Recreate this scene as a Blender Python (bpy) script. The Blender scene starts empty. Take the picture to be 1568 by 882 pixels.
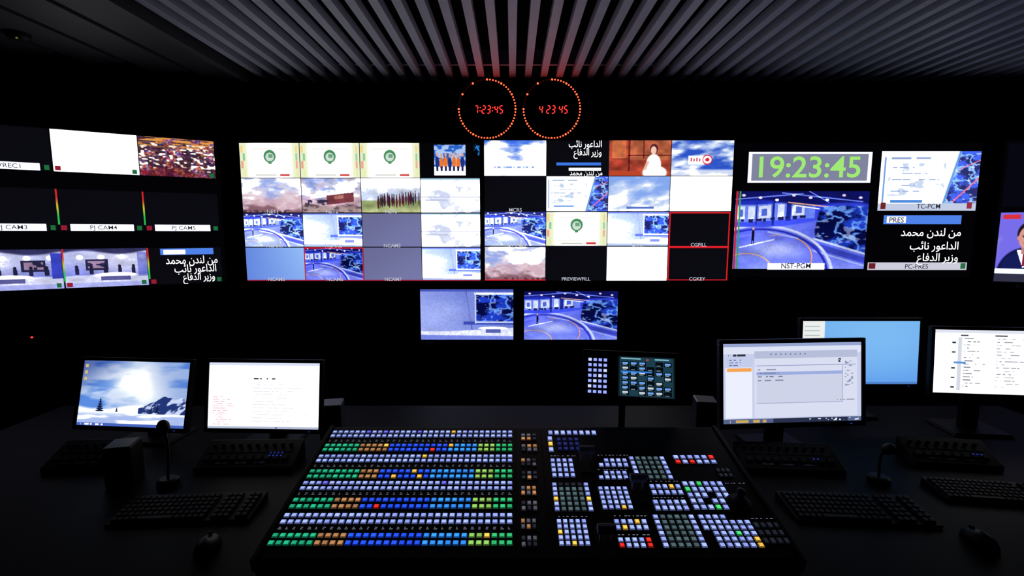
import bpy, math, random
import numpy as np
from mathutils import Vector, Matrix
random.seed(7)
SC = bpy.context.scene
COL = SC.collection
SC.view_settings.view_transform = 'Standard'
SC.view_settings.look = 'None'

# ------------------------------------------------------------------ camera
PITCH = math.radians(6.5)
CAM = Vector((0, 0, 1.62))
FPX = 740.0                      # focal length for a 1568 px wide survey of the photo
cd = bpy.data.cameras.new('camera'); cam = bpy.data.objects.new('camera', cd); COL.objects.link(cam)
cd.sensor_width = 36; cd.lens = 36 * FPX / 1568.0; cd.clip_start = 0.02
cam.location = CAM; cam.rotation_euler = (math.radians(90) - PITCH, 0, 0)
SC.camera = cam
Fv = Vector((0, math.cos(PITCH), -math.sin(PITCH))); Uv = Vector((0, math.sin(PITCH), math.cos(PITCH))); Rv = Vector((1, 0, 0))

def sight(px, py):
    return Fv + Rv * ((px - 784) / FPX) - Uv * ((py - 441) / FPX)
def on_plane(px, py, P, N):      # survey point resected onto a real plane
    d = sight(px, py); t = (P - CAM).dot(N) / d.dot(N); return CAM + d * t
def at_y(px, py, y): return on_plane(px, py, Vector((0, y, 0)), Vector((0, 1, 0)))
def at_z(px, py, z): return on_plane(px, py, Vector((0, 0, z)), Vector((0, 0, 1)))

# ------------------------------------------------------------------ materials
def mat(name, col, rough=0.5, metal=0.0, var=0.15, scale=30, bump=0.0, spec=0.5):
    m = bpy.data.materials.new(name); m.use_nodes = True; nt = m.node_tree; b = nt.nodes['Principled BSDF']
    b.inputs['Roughness'].default_value = rough; b.inputs['Metallic'].default_value = metal
    b.inputs['Specular IOR Level'].default_value = spec
    tc = nt.nodes.new('ShaderNodeTexCoord'); n = nt.nodes.new('ShaderNodeTexNoise'); n.inputs['Scale'].default_value = scale
    nt.links.new(tc.outputs['Object'], n.inputs['Vector'])
    r = nt.nodes.new('ShaderNodeValToRGB')
    r.color_ramp.elements[0].position = 0.3; r.color_ramp.elements[1].position = 0.7
    r.color_ramp.elements[0].color = (*[c * (1 - var) for c in col], 1); r.color_ramp.elements[1].color = (*[min(1, c * (1 + var)) for c in col], 1)
    nt.links.new(n.outputs['Fac'], r.inputs['Fac']); nt.links.new(r.outputs['Color'], b.inputs['Base Color'])
    if bump:
        bp = nt.nodes.new('ShaderNodeBump'); bp.inputs['Strength'].default_value = bump; bp.inputs['Distance'].default_value = 0.002
        nt.links.new(n.outputs['Fac'], bp.inputs['Height']); nt.links.new(bp.outputs['Normal'], b.inputs['Normal'])
    return m
def nosamp(m):
    try: m.cycles.emission_sampling = 'NONE'
    except Exception: pass
    return m
def emat(name, col, s):
    m = bpy.data.materials.new(name); m.use_nodes = True; nt = m.node_tree; nt.nodes.clear()
    o = nt.nodes.new('ShaderNodeOutputMaterial'); e = nt.nodes.new('ShaderNodeEmission')
    e.inputs['Color'].default_value = (*col, 1); e.inputs['Strength'].default_value = s
    nt.links.new(e.outputs[0], o.inputs[0]); return nosamp(m)
def attrmat(name, s, gloss=False):
    m = bpy.data.materials.new(name); m.use_nodes = True; nt = m.node_tree
    a = nt.nodes.new('ShaderNodeAttribute'); a.attribute_name = 'Col'
    if gloss:
        b = nt.nodes['Principled BSDF']; b.inputs['Base Color'].default_value = (0.01, 0.01, 0.013, 1); b.inputs['Roughness'].default_value = 0.5; b.inputs['Specular IOR Level'].default_value = 0.08
        nt.links.new(a.outputs['Color'], b.inputs['Emission Color']); b.inputs['Emission Strength'].default_value = s
    else:
        o = nt.nodes['Material Output']; e = nt.nodes.new('ShaderNodeEmission'); e.inputs['Strength'].default_value = s
        nt.links.new(a.outputs['Color'], e.inputs['Color']); nt.links.new(e.outputs[0], o.inputs[0])
    return nosamp(m)
M_WALL = mat('black_acoustic_wall', (0.005, 0.005, 0.007), 0.9, var=0.3, scale=12, spec=0.02)
M_CEIL = mat('ceiling_void_black', (0.003, 0.003, 0.005), 0.95, spec=0.02)
M_SLAT = mat('grey_metal_slat', (0.23, 0.235, 0.30), 0.55, 0.0, var=0.06, scale=6, spec=0.3)
M_SOFF = mat('soffit_plank', (0.020, 0.020, 0.026), 0.6, var=0.1, scale=4, spec=0.15)
M_FLOOR = mat('dark_carpet', (0.008, 0.008, 0.010), 0.95, scale=150, bump=0.4, spec=0.05)
M_DESK = mat('black_laminate', (0.002, 0.002, 0.003), 0.5, var=0.2, scale=60, bump=0.05, spec=0.025)
M_PLAS = mat('black_plastic', (0.0025, 0.0025, 0.0036), 0.45, var=0.15, scale=80, spec=0.05)
M_PLAS2 = mat('charcoal_plastic', (0.0065, 0.0065, 0.0085), 0.5, var=0.15, scale=80, spec=0.07)
M_GREY = mat('grey_plastic', (0.08, 0.08, 0.10), 0.5, var=0.1, scale=60, spec=0.3)
M_SILV = mat('satin_frame_plastic', (0.022, 0.022, 0.027), 0.4, var=0.1, scale=60, spec=0.2)
M_METAL = mat('dark_metal', (0.02, 0.02, 0.023), 0.5, 0.3, var=0.1, scale=50, spec=0.1)
M_CONS = mat('console_panel', (0.003, 0.003, 0.0042), 0.5, var=0.2, scale=90, spec=0.05)
M_SCR = attrmat('screen_picture', 1.0)
M_KEY = attrmat('lit_key', 1.35, True)
M_TXTW = emat('text_white', (1, 1, 1), 1.3)
M_TXTL = emat('tile_label_text', (0.62, 0.65, 0.75), 0.8)
M_TXTD = emat('text_dark', (0.02, 0.02, 0.03), 1)
M_RED = emat('red_led', (1, 0.028, 0.022), 2.6)
M_REDDIM = emat('red_led_unlit', (0.03, 0.002, 0.002), 1)
M_ORG = emat('amber_red_led', (1, 0.085, 0.03), 3.0)
M_GRN = emat('green_digits', (0.36, 0.82, 0.18), 1.0)
M_BLUELED = emat('blue_led', (0.04, 0.08, 0.8), 0.35)
M_YEL = emat('yellow_led', (0.3, 0.3, 0.03), 0.5)

# ------------------------------------------------------------------ mesh builder
class MB:
    def __init__(s): s.v = []; s.f = []; s.m = []; s.c = []; s.T = Matrix.Identity(4); s.cur = (0, 0, 0)
    def add(s, vs, fs, mi=0):
        b = len(s.v)
        for p in vs: s.v.append(tuple(s.T @ Vector(p))); s.c.append(s.cur)
        for f in fs: s.f.append(tuple(i + b for i in f)); s.m.append(mi)
    def box(s, x0, x1, y0, y1, z0, z1, mi=0, tx=0, ty=0):
        s.add([(x0, y0, z0), (x1, y0, z0), (x1, y1, z0), (x0, y1, z0),
               (x0 + tx, y0 + ty, z1), (x1 - tx, y0 + ty, z1), (x1 - tx, y1 - ty, z1), (x0 + tx, y1 - ty, z1)],
              [(3, 2, 1, 0), (4, 5, 6, 7), (0, 1, 5, 4), (1, 2, 6, 5), (2, 3, 7, 6), (3, 0, 4, 7)], mi)
    def prism(s, prof, x0, x1, mi=0):
        n = len(prof); vs = [(x0, a, b) for a, b in prof] + [(x1, a, b) for a, b in prof]
        fs = [tuple(range(n - 1, -1, -1)), tuple(range(n, 2 * n))] + [(i, (i + 1) % n, n + (i + 1) % n, n + i) for i in range(n)]
        s.add(vs, fs, mi)
    def tube(s, pts, rs, n=14, mi=0, cap=True):
        pts = [Vector(p) for p in pts]
        if not hasattr(rs, '__len__'): rs = [rs] * len(pts)
        vs = []; fs = []; ref = None
        for i, p in enumerate(pts):
            d = (pts[min(i + 1, len(pts) - 1)] - pts[max(i - 1, 0)]).normalized()
            if ref is None: ref = Vector((1, 0, 0)) if abs(d.x) < 0.8 else Vector((0, 1, 0))
            a = (ref - d * ref.dot(d)).normalized(); ref = a; b = d.cross(a)
            for k in range(n):
                t = 2 * math.pi * k / n; vs.append(tuple(p + (a * math.cos(t) + b * math.sin(t)) * rs[i]))
        for i in range(len(pts) - 1):
            for k in range(n): fs.append((i * n + k, i * n + (k + 1) % n, (i + 1) * n + (k + 1) % n, (i + 1) * n + k))
        if cap: fs.append(tuple(range(n - 1, -1, -1))); fs.append(tuple(range((len(pts) - 1) * n, len(pts) * n)))
        s.add(vs, fs, mi)
    def obj(s, name, mats, parent=None, M=None, bevel=0, smooth=False, col=False):
        me = bpy.data.meshes.new(name); me.from_pydata(s.v, [], s.f)
        for m in (mats if isinstance(mats, (list, tuple)) else [mats]): me.materials.append(m)
        me.polygons.foreach_set('material_index', s.m)
        if smooth:
            me.polygons.foreach_set('use_smooth', [True] * len(s.f))
        if col:
            ca = me.color_attributes.new('Col', 'FLOAT_COLOR', 'POINT')
            a = np.ones((len(s.v), 4), dtype=np.float32); a[:, :3] = np.array(s.c); ca.data.foreach_set('color', a.ravel())
        me.update(); o = bpy.data.objects.new(name, me); COL.objects.link(o)
        if parent: o.parent = parent
        if M is not None: o.matrix_local = M
        if bevel:
            b = o.modifiers.new('bevel', 'BEVEL'); b.width = bevel; b.segments = 2; b.limit_method = 'ANGLE'; b.angle_limit = math.radians(40)
        return o
def empty(name, M):
    o = bpy.data.objects.new(name, None); COL.objects.link(o); o.empty_display_size = 0.1
    o.matrix_world = M if isinstance(M, Matrix) else Matrix.Translation(M); return o

def text_mesh(body, size, bold=0.0, sx=1.0):
    cu = bpy.data.curves.new('t', 'FONT'); cu.body = body; cu.size = size; cu.align_x = 'CENTER'; cu.align_y = 'CENTER'; cu.offset = bold * size
    cu.resolution_u = 4
    ob = bpy.data.objects.new('t', cu); COL.objects.link(ob)
    dg = bpy.context.evaluated_depsgraph_get(); me = bpy.data.meshes.new_from_object(ob.evaluated_get(dg))
    bpy.data.objects.remove(ob); bpy.data.curves.remove(cu)
    for v in me.vertices: v.co.x *= sx
    return me

# ------------------------------------------------------------------ procedural picture generator (numpy shaders)
def C(r, g, b): return np.array([r, g, b], dtype=float) / 255.0
def hsh(x, y, s): v = np.sin(x * 127.1 + y * 311.7 + s * 74.7) * 43758.5453; return v - np.floor(v)
def vn(x, y, s=0):
    xi = np.floor(x); yi = np.floor(y); fx = x - xi; fy = y - yi; fx = fx * fx * (3 - 2 * fx); fy = fy * fy * (3 - 2 * fy)
    return (hsh(xi, yi, s) * (1 - fx) + hsh(xi + 1, yi, s) * fx) * (1 - fy) + (hsh(xi, yi + 1, s) * (1 - fx) + hsh(xi + 1, yi + 1, s) * fx) * fy
def fbm(x, y, s=0, o=4):
    r = 0; a = 0.5; t = 0
    for i in range(o): r = r + a * vn(x * 2 ** i, y * 2 ** i, s + i); t += a; a *= 0.5
    return r / t
def ss(a, b, x): t = np.clip((x - a) / (b - a), 0, 1); return t * t * (3 - 2 * t)
def mix(a, b, t): t = np.asarray(t, float)[..., None]; return a * (1 - t) + b * t
def full(U, col): return np.ones(U.shape + (3,)) * col
def rc(U, V, x0, y0, x1, y1): return ((U >= x0) & (U <= x1) & (V >= y0) & (V <= y1)).astype(float)
def el(U, V, x, y, a, b, s=0.1): return 1 - ss(1 - s, 1 + s, np.sqrt(((U - x) / a) ** 2 + ((V - y) / b) ** 2))
def ring(U, V, x, y, a, b, w): r = np.sqrt(((U - x) / a) ** 2 + ((V - y) / b) ** 2); return 1 - ss(w * 0.5, w, np.abs(r - 1))
def ln(U, V, x0, y0, x1, y1, w):
    dx, dy = x1 - x0, y1 - y0; t = np.clip(((U - x0) * dx + (V - y0) * dy) / (dx * dx + dy * dy), 0, 1)
    return 1 - ss(w * 0.5, w, np.hypot(U - x0 - t * dx, V - y0 - t * dy))
def grain(c, U, V, a=0.22):      # camera-feed tonal variation
    g = 1 + a * (fbm(U * 6, V * 5, 77, 3) - 0.5) * 2 + 0.10 * (vn(U * 70, V * 50, 78) - 0.5)
    hi = ss(0.80, 0.97, c.min(axis=-1)); return np.clip(c * (1 + (g - 1) * (1 - hi))[..., None], 0, 1)
def worldmap(U, V, s):
    n = fbm(U * 9, V * 9, s, 5); r = 1 - np.abs(2 * fbm(U * 7 + 3, V * 7, s + 5, 5) - 1)
    c = mix(full(U, C(6, 10, 70)), C(30, 62, 200), ss(0.40, 0.6, n)); c = mix(c, C(110, 165, 255), ss(0.86, 0.97, r) * 0.9); return mix(c, C(200, 220, 255), ss(0.74, 0.85, vn(U * 30, V * 26, s)) * 0.5)

def studio(U, V, br=0.0):
    c = mix(full(U, C(24, 38, 180)), C(64, 82, 245), ss(0, 0.5, V + 0.15 * U))
    fl = ss(0.0, 0.02, V - (0.44 - 0.13 * U + 0.04 * np.sin(U * 5)))
    c = mix(c, mix(full(U, C(66, 80, 235)), C(140, 155, 255), np.clip(fbm(U * 3, V * 5, 3) + 0.4 * (V - 0.6), 0, 1)), fl)
    q = V - 0.09 * U - 0.05 * np.cos(U * 5)
    c = mix(c, C(110, 136, 250), rc(U, q, 0.0, 0.12, 0.6, 0.34))
    for x0, x1 in ((0.015, 0.075), (0.10, 0.15), (0.18, 0.27), (0.32, 0.37), (0.43, 0.52)): c = mix(c, C(218, 227, 255), rc(U, q, x0, 0.14, x1, 0.30))
    for x0, x1 in ((0.03, 0.06), (0.20, 0.24), (0.455, 0.5)): c = mix(c, C(80, 105, 225), rc(U, q, x0, 0.18, x1, 0.27))
    c = mix(c, C(28, 38, 150), rc(U, q, 0.278, 0.10, 0.298, 0.40) + rc(U, q, 0.158, 0.10, 0.166, 0.38) + rc(U, q, 0.385, 0.10, 0.42, 0.36))
    for i in range(9):
        x = 0.05 + i * 0.055; c = mix(c, C(30, 30, 90), rc(U, q, x, 0.30, x + 0.02 + 0.012 * (i % 3), 0.335 + 0.01 * (i % 2)))
    c = mix(c, C(14, 18, 96), ss(0.15, 0.10, V - 0.05 * U + 0.03 * np.sin(U * 9)))
    c = mix(c, C(110, 132, 255), ln(U, V, 0.0, 0.10, 0.5, 0.03, 0.010) + ln(U, V, 0.35, 0.02, 0.95, 0.13, 0.010) + ln(U, V, 0.55, 0.0, 0.7, 0.14, 0.007))
    for i in range(8): c = mix(c, C(240, 220, 255), el(U, V, 0.06 + i * 0.125, 0.05 + 0.03 * (i % 3), 0.014, 0.016))
    c = mix(c, C(235, 175, 160), ln(U, V, 0.40, 0.14, 0.72, 0.20, 0.010)); c = mix(c, C(230, 235, 255), ln(U, V, 0.45, 0.18, 0.75, 0.25, 0.009))
    top = 0.17 + 0.10 * np.abs(U - 0.85); bot = 0.60 + 0.50 * (U - 0.62)
    wall = ss(0.0, 0.015, U - (0.60 + 0.10 * np.abs(V - 0.5))) * ss(0, 0.015, V - top) * ss(0.015, 0, V - bot)
    c = mix(c, worldmap(U, V, 8), wall)
    c = mix(c, C(205, 216, 255), ss(0.02, 0.008, np.abs(V - bot - 0.015)) * ss(0.58, 0.62, U))
    c = mix(c, C(40, 50, 180), ss(0.05, 0.03, np.abs(V - bot - 0.10)) * ss(0.56, 0.62, U) * 0.7)
    c = mix(c, C(190, 205, 255), ss(0.015, 0.005, np.abs(V - bot - 0.17)) * ss(0.56, 0.62, U) * 0.7)
    fr = fl * ss(0.70, 0.62, U - 0.1 * (V - 0.5))
    c = mix(c, C(205, 214, 255), ring(U, V, 0.20, 1.10, 0.56, 0.66, 0.03) * fl); c = mix(c, C(40, 46, 180), ring(U, V, 0.20, 1.10, 0.525, 0.615, 0.025) * fl)
    c = mix(c, C(110, 120, 245), ring(U, V, 0.20, 1.10, 0.48, 0.55, 0.04) * fl)
    c = mix(c, C(245, 165, 110), ring(U, V, 0.34, 0.86, 0.26, 0.30, 0.025) * fr * ss(0.2, 0.4, U)); c = mix(c, C(250, 190, 120), ring(U, V, 0.10, 1.02, 0.2, 0.22, 0.035) * fl)
    c = mix(c, C(170, 185, 255), ln(U, V, 0.26, 0.52, 0.48, 0.60, 0.012) * fr); c = mix(c, C(215, 222, 255), ln(U, V, 0.05, 0.72, 0.30, 0.62, 0.012) * fr)
    c = mix(c, C(12, 12, 45), el(U, V, 0.145, 0.56, 0.011, 0.075)); c = mix(c, C(12, 12, 45), rc(U, V, 0.135, 0.60, 0.141, 0.68) + rc(U, V, 0.149, 0.60, 0.155, 0.68)); c = mix(c, C(200, 160, 160), el(U, V, 0.145, 0.475, 0.009, 0.020))
    c = mix(c, C(215, 222, 255), el(U, V, 0.33, 0.74, 0.14, 0.08, 0.9) * 0.6)
    c = grain(c, U, V)
    if br: c = np.clip(c * (1 + br) + br * 0.35, 0, 1)
    return c
def studio_b(U, V): return studio(U, V, 0.30)
def studio2(U, V, br=0.0):
    c = mix(full(U, C(100, 118, 208)), C(168, 182, 250), ss(0, 1, 0.6 * (1 - U) + 0.3 * V)); c = mix(c, C(190, 200, 255), ss(0.35, 0.0, np.hypot(U - 0.25, V - 0.45)) * 0.35)
    c = mix(c, C(70, 84, 180), ss(0.010, 0, np.abs(U - 0.49 - 0.08 * V)) * rc(U, V, 0, 0.05, 1, 0.8)); c = mix(c, C(75, 90, 190), rc(U, V, 0.0, 0.0, 1, 0.05)); c = mix(c, C(130, 145, 225), rc(U, V, 0.50, 0.05, 0.6, 0.7) * 0.6)
    c = mix(c, C(60, 80, 190), rc(U, V, 0.46, 0.64, 1, 0.70))
    p = rc(U, V, 0.60, 0.11, 1.0, 0.64); c = mix(c, worldmap(U, V, 21), p)
    c = mix(c, C(225, 230, 255), rc(U, V, 0.58, 0.07, 1.0, 0.11)); c = mix(c, C(200, 210, 255), rc(U, V, 0.585, 0.07, 0.60, 0.68)); c = mix(c, C(210, 218, 255), rc(U, V, 0.6, 0.64, 1.0, 0.665))
    c = mix(c, C(220, 225, 255), ss(0, 0.02, V - (0.82 - 0.10 * np.maximum(U - 0.3, 0))))
    c = mix(c, C(120, 135, 230), ss(0, 0.02, V - 0.89 - 0.03 * U))
    c = mix(c, C(235, 240, 255), el(U, V, 0.78, 0.77, 0.16, 0.03)); c = mix(c, C(90, 100, 180), rc(U, V, 0.70, 0.79, 0.86, 0.86))
    c = grain(c, U, V, 0.06)
    if br: c = np.clip(c * (1 + br) + br * 0.3, 0, 1)
    return c
def studio2_b(U, V): return studio2(U, V, 0.35)
def logo(U, V):
    c = full(U, C(255, 255, 248)); c = mix(c, C(230, 236, 190), ss(0.4, 1, np.abs(U - 0.5) * 2) * 0.8)
    c = mix(c, C(222, 222, 200), rc(U, V, 0.2, 0.16, 0.82, 0.18) + rc(U, V, 0.2, 0.82, 0.82, 0.84))
    c = mix(c, C(70, 140, 90), el(U, V, 0.5, 0.38, 0.10, 0.18)); c = mix(c, C(210, 225, 215), el(U, V, 0.5, 0.40, 0.07, 0.125)); c = mix(c, C(110, 165, 125), rc(U, V, 0.475, 0.32, 0.55, 0.42)); c = mix(c, C(80, 145, 100), rc(U, V, 0.47, 0.52, 0.53, 0.60))
    for i, k in enumerate((C(250, 210, 120), C(120, 200, 150), C(240, 150, 120), C(230, 240, 160))): c = mix(c, k, rc(U, V, 0.02 + 0.03 * (i % 2), 0.08 + 0.22 * i, 0.06 + 0.03 * (i % 2), 0.28 + 0.22 * i) * 0.8); c = mix(c, k, rc(U, V, 0.93, 0.08 + 0.22 * i, 0.96, 0.28 + 0.22 * i) * 0.7)
    c = mix(c, C(210, 60, 60), rc(U, V, 0.66, 0.88, 0.82, 0.94)); c = mix(c, C(190, 190, 180), rc(U, V, 0.25, 0.89, 0.6, 0.93)); return c
def smoke(U, V, s=1):
    n = fbm(U * 4, V * 5, s, 5); c = mix(full(U, C(150, 170, 235)), C(255, 255, 255), ss(0.32, 0.62, n + 0.15 * U))
    m = fbm(U * 6, V * 7, s + 9, 5); c = mix(c, C(205, 165, 180), ss(0.42, 0.62, V + 0.5 * (m - 0.5)) * 0.85); c = mix(c, C(235, 215, 225), ss(0.5, 0.65, fbm(U * 9, V * 9, s + 3)) * 0.6)
    c = mix(c, C(130, 88, 100), ss(0.76, 0.95, V + 0.5 * (m - 0.5)) * 0.9); c = mix(c, C(60, 40, 55), ss(0.88, 0.95, V) * ss(0.55, 0.65, vn(U * 24, V * 8, s)) * 0.8); return c
def wreck(U, V):
    c = smoke(U, V, 5); c = mix(c, C(235, 235, 245), rc(U, V + 0.2 * U, 0.15, 0.5, 0.8, 0.62)); c = mix(c, C(130, 62, 72), rc(U, V + 0.2 * U, 0.42, 0.58, 0.88, 0.85)); c = mix(c, C(190, 120, 110), rc(U, V + 0.2 * U, 0.55, 0.62, 0.70, 0.72))
    c = mix(c, C(60, 50, 80), ss(0.5, 0.55, fbm(U * 14, V * 12, 2)) * rc(U, V, 0.05, 0.62, 0.45, 0.8)); c = mix(c, C(175, 150, 150), ss(0.78, 0.84, V)); c = mix(c, C(110, 85, 95), ss(0.55, 0.62, fbm(U * 12, V * 14, 7)) * ss(0.7, 0.8, V)); return grain(c, U, V, 0.3)
def field(U, V):
    c = mix(full(U, C(250, 250, 255)), C(200, 212, 240), ss(0.1, 0.5, V)); c = mix(c, C(150, 150, 175), ss(0.5, 0.56, V) * ss(0.5, 0.6, fbm(U * 8, V * 3, 4)) * ss(0.64, 0.6, V))
    c = mix(c, C(150, 165, 110), ss(0.62, 0.66, V)); c = mix(c, C(205, 208, 150), ss(0.78, 1, V + 0.2 * (fbm(U * 9, V * 9, 2) - 0.5)) * 0.7)
    for i in range(19):
        x = 0.27 + i * 0.04 + 0.03 * hsh(i, 1, 1); h = 0.44 - 0.006 * i + 0.09 * hsh(i, 2, 1); w_ = 0.010 + 0.012 * hsh(i, 5, 1)
        c = mix(c, C(35 + 70 * hsh(i, 3, 1), 30 + 20 * hsh(i, 4, 1), 50), el(U, V, x, h + 0.20, w_, 0.17)); c = mix(c, C(90, 60, 60), el(U, V, x, h + 0.02, 0.009, 0.03))
    return grain(c, U, V, 0.2)
def white(U, V): return mix(full(U, C(255, 255, 255)), C(215, 226, 255), ss(0.52, 0.7, fbm(U * 3, V * 5, 30)) * 0.6)
def whiteb(U, V):
    c = white(U, V); c = mix(c, C(170, 215, 235), rc(U, V, 0, 0, 1.0, 0.05)); c = mix(c, C(195, 202, 235), rc(U, V, 0.0, 0.53, 1, 0.56) * 0.7)
    m = ss(0.55, 0.7, fbm(U * 5, V * 4, 12)); c = mix(c, C(185, 196, 235), m * 0.5)
    return mix(c, C(180, 190, 225), rc(U, V, 0.08, 0.6, 0.45, 0.66) * 0.6 + rc(U, V, 0.6, 0.25, 0.85, 0.45) * 0.35)
def flat(col): return lambda U, V: mix(full(U, col), col * 1.12, ss(0, 1, 0.5 * V + 0.5 * U))
def lblue(U, V): return mix(full(U, C(88, 122, 215)), C(150, 190, 250), np.clip(0.2 + 0.8 * U * (1 - 0.3 * V), 0, 1))
def swirl(U, V):
    n = fbm(U * 3 + V * 3, V * 4 - U * 2, 40, 5); c = mix(full(U, C(60, 110, 235)), C(255, 255, 255), ss(0.26, 0.62, n + 0.35 * V - 0.05)); c = mix(c, C(255, 255, 255), rc(U, V, 0.1, 0.66, 0.95, 0.95) * 0.7)
    return mix(c, C(150, 180, 240), rc(U, V, 0.16, 0.72, 0.86, 0.78) * (vn(U * 50, V * 0, 2) > 0.4))
def swirl_logo(U, V):
    c = mix(full(U, C(45, 85, 200)), C(225, 236, 255), ss(0.30, 0.72, fbm(U * 4 + V * 2, V * 6, 44, 5))); c = mix(c, C(255, 255, 255), rc(U, V, 0.28, 0.44, 0.56, 0.66)); c = mix(c, C(245, 248, 255), ss(0.78, 0.85, V) * 0.8)
    c = mix(c, C(220, 40, 60), el(U, V, 0.58, 0.54, 0.08, 0.14)); c = mix(c, C(255, 255, 255), ring(U, V, 0.58, 0.54, 0.05, 0.08, 0.4))
    for i in range(4): c = mix(c, C(210, 50, 80), rc(U, V, 0.31 + i * 0.045, 0.48 + 0.03 * (i % 2), 0.335 + i * 0.045, 0.60))
    return c
def orange(U, V):
    c = mix(full(U, C(215, 95, 60)), C(140, 45, 38), fbm(U * 5, V * 3, 50)); c = mix(c, C(190, 120, 80), rc(U, V, 0.34, 0.0, 0.98, 0.55) * 0.5); c = mix(c, C(235, 150, 90), rc(U, V, 0.05, 0.0, 0.28, 0.5) * 0.5)
    c = mix(c, C(110, 36, 32), rc(U, V, 0.31, 0.0, 0.34, 0.9) + rc(U, V, 0.55, 0, 0.57, 0.5) + rc(U, V, 0.3, 0.40, 1, 0.43) + rc(U, V, 0.06, 0.5, 0.3, 0.53))
    c = grain(c, U, V, 0.4)
    c = mix(c, C(90, 35, 40), el(U, V, 0.72, 0.24, 0.065, 0.14)); c = mix(c, C(245, 205, 185), el(U, V, 0.715, 0.28, 0.045, 0.11)); c = mix(c, C(255, 243, 238), el(U, V, 0.72, 0.68, 0.12, 0.30)); c = mix(c, C(250, 232, 225), el(U, V, 0.74, 0.9, 0.2, 0.2)); c = mix(c, C(235, 190, 175), ln(U, V, 0.63, 0.6, 0.58, 0.8, 0.03))
    c = mix(c, C(190, 70, 40), rc(U, V, 0, 0.86, 0.5, 1.0)); return c
def newsmap(U, V):
    c = full(U, C(242, 247, 255)); m = worldmap(U, V, 61); m = np.clip(m * 1.1 + 0.15, 0, 1); edge = 0.72 - 0.15 * (V - 0.5)
    c = mix(c, m, ss(0.0, 0.02, U - edge)); c = mix(c, C(90, 150, 230), ss(0.02, 0.0, np.abs(U - edge)))
    c = mix(c, C(200, 216, 242), ss(0.50, 0.66, fbm(U * 12, V * 9, 5)) * rc(U, V, 0.08, 0.2, 0.66, 0.75) * 0.9); c = mix(c, C(150, 170, 215), rc(U, V, 0.1, 0.1, 0.3, 0.14) + rc(U, V, 0.35, 0.1, 0.5, 0.13))
    for i in range(5): c = mix(c, C(165, 185, 225), rc(U, V, 0.12 + 0.1 * (i % 2), 0.26 + i * 0.1, 0.36 + 0.12 * (i % 3), 0.285 + i * 0.1) * (vn(U * 45, V * 0 + i, 3) > 0.35))
    c = mix(c, C(250, 120, 160), ln(U, V, 0.76, 0.85, 1.0, 0.45, 0.012) + ln(U, V, 0.8, 0.3, 1.0, 0.15, 0.008)); c = mix(c, C(80, 140, 220), rc(U, V, 0.12, 0.82, 0.45, 0.87))
    c = mix(c, C(40, 110, 200), rc(U, V, 0.03, 0.1, 0.05, 0.9) * 0.6); return c
def snowy(U, V):
    c = mix(full(U, C(255, 255, 255)), C(120, 160, 238), ss(0.25, 0.8, fbm(U * 4 + V * 2, V * 4, 70, 5) + 0.45 * (1 - V) - 0.2) * 0.9)
    return mix(c, C(90, 120, 200), rc(U, V, 0.3, 0.86, 0.75, 0.92))
def people(U, V):
    c = full(U, C(5, 5, 8)); p = rc(U, V, 0.24, 0.06, 0.76, 0.92)
    q = mix(full(U, C(175, 200, 245)), C(40, 100, 200), ss(0.5, 0.6, fbm(U * 9, V * 9, 7))); q = mix(q, C(245, 248, 255), rc(U, V, 0, 0.68, 1, 1))
    for i in range(7):
        x = 0.29 + i * 0.07; y = 0.30 + 0.03 * (i % 2); k = C(240, 120, 40) if i % 3 else C(30, 50, 130)
        q = mix(q, k, el(U, V, x, y + 0.25, 0.032, 0.17)); q = mix(q, C(225, 165, 140), el(U, V, x, y + 0.03, 0.017, 0.06)); q = mix(q, C(30, 35, 90), rc(U, V, x - 0.02, 0.66, x + 0.02, 0.8))
    c = mix(c, q, p); return mix(c, C(30, 120, 200), rc(U, V, 0.90, 0.03, 1, 0.35) * (vn(U * 40, V * 20, 5) > 0.55))
def crowd(U, V):
    a = vn(U * 46, V * 30, 80); b = vn(U * 46, V * 30, 81); d = vn(U * 23, V * 15, 82)
    c = np.stack([0.10 + 0.85 * a, 0.05 + 0.75 * b * a + 0.08, 0.10 + 0.8 * d * b + 0.06], -1); c = mix(c, C(25, 15, 45), ss(0.5, 0.7, vn(U * 8, V * 7, 88)) * 0.6)
    c = mix(c, C(255, 240, 225), ss(0.62, 0.75, vn(U * 22, V * 24, 83)) * rc(U, V, 0, 0.15, 1, 0.85)); c = mix(c, C(225, 150, 70), ss(0.55, 0.7, vn(U * 8, V * 34, 84)) * ss(0.4, 0.1, V))
    return mix(c, C(110, 20, 30), ss(0.55, 0.8, V - 0.6 * np.abs(U - 0.4)) * 0.5)
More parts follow.
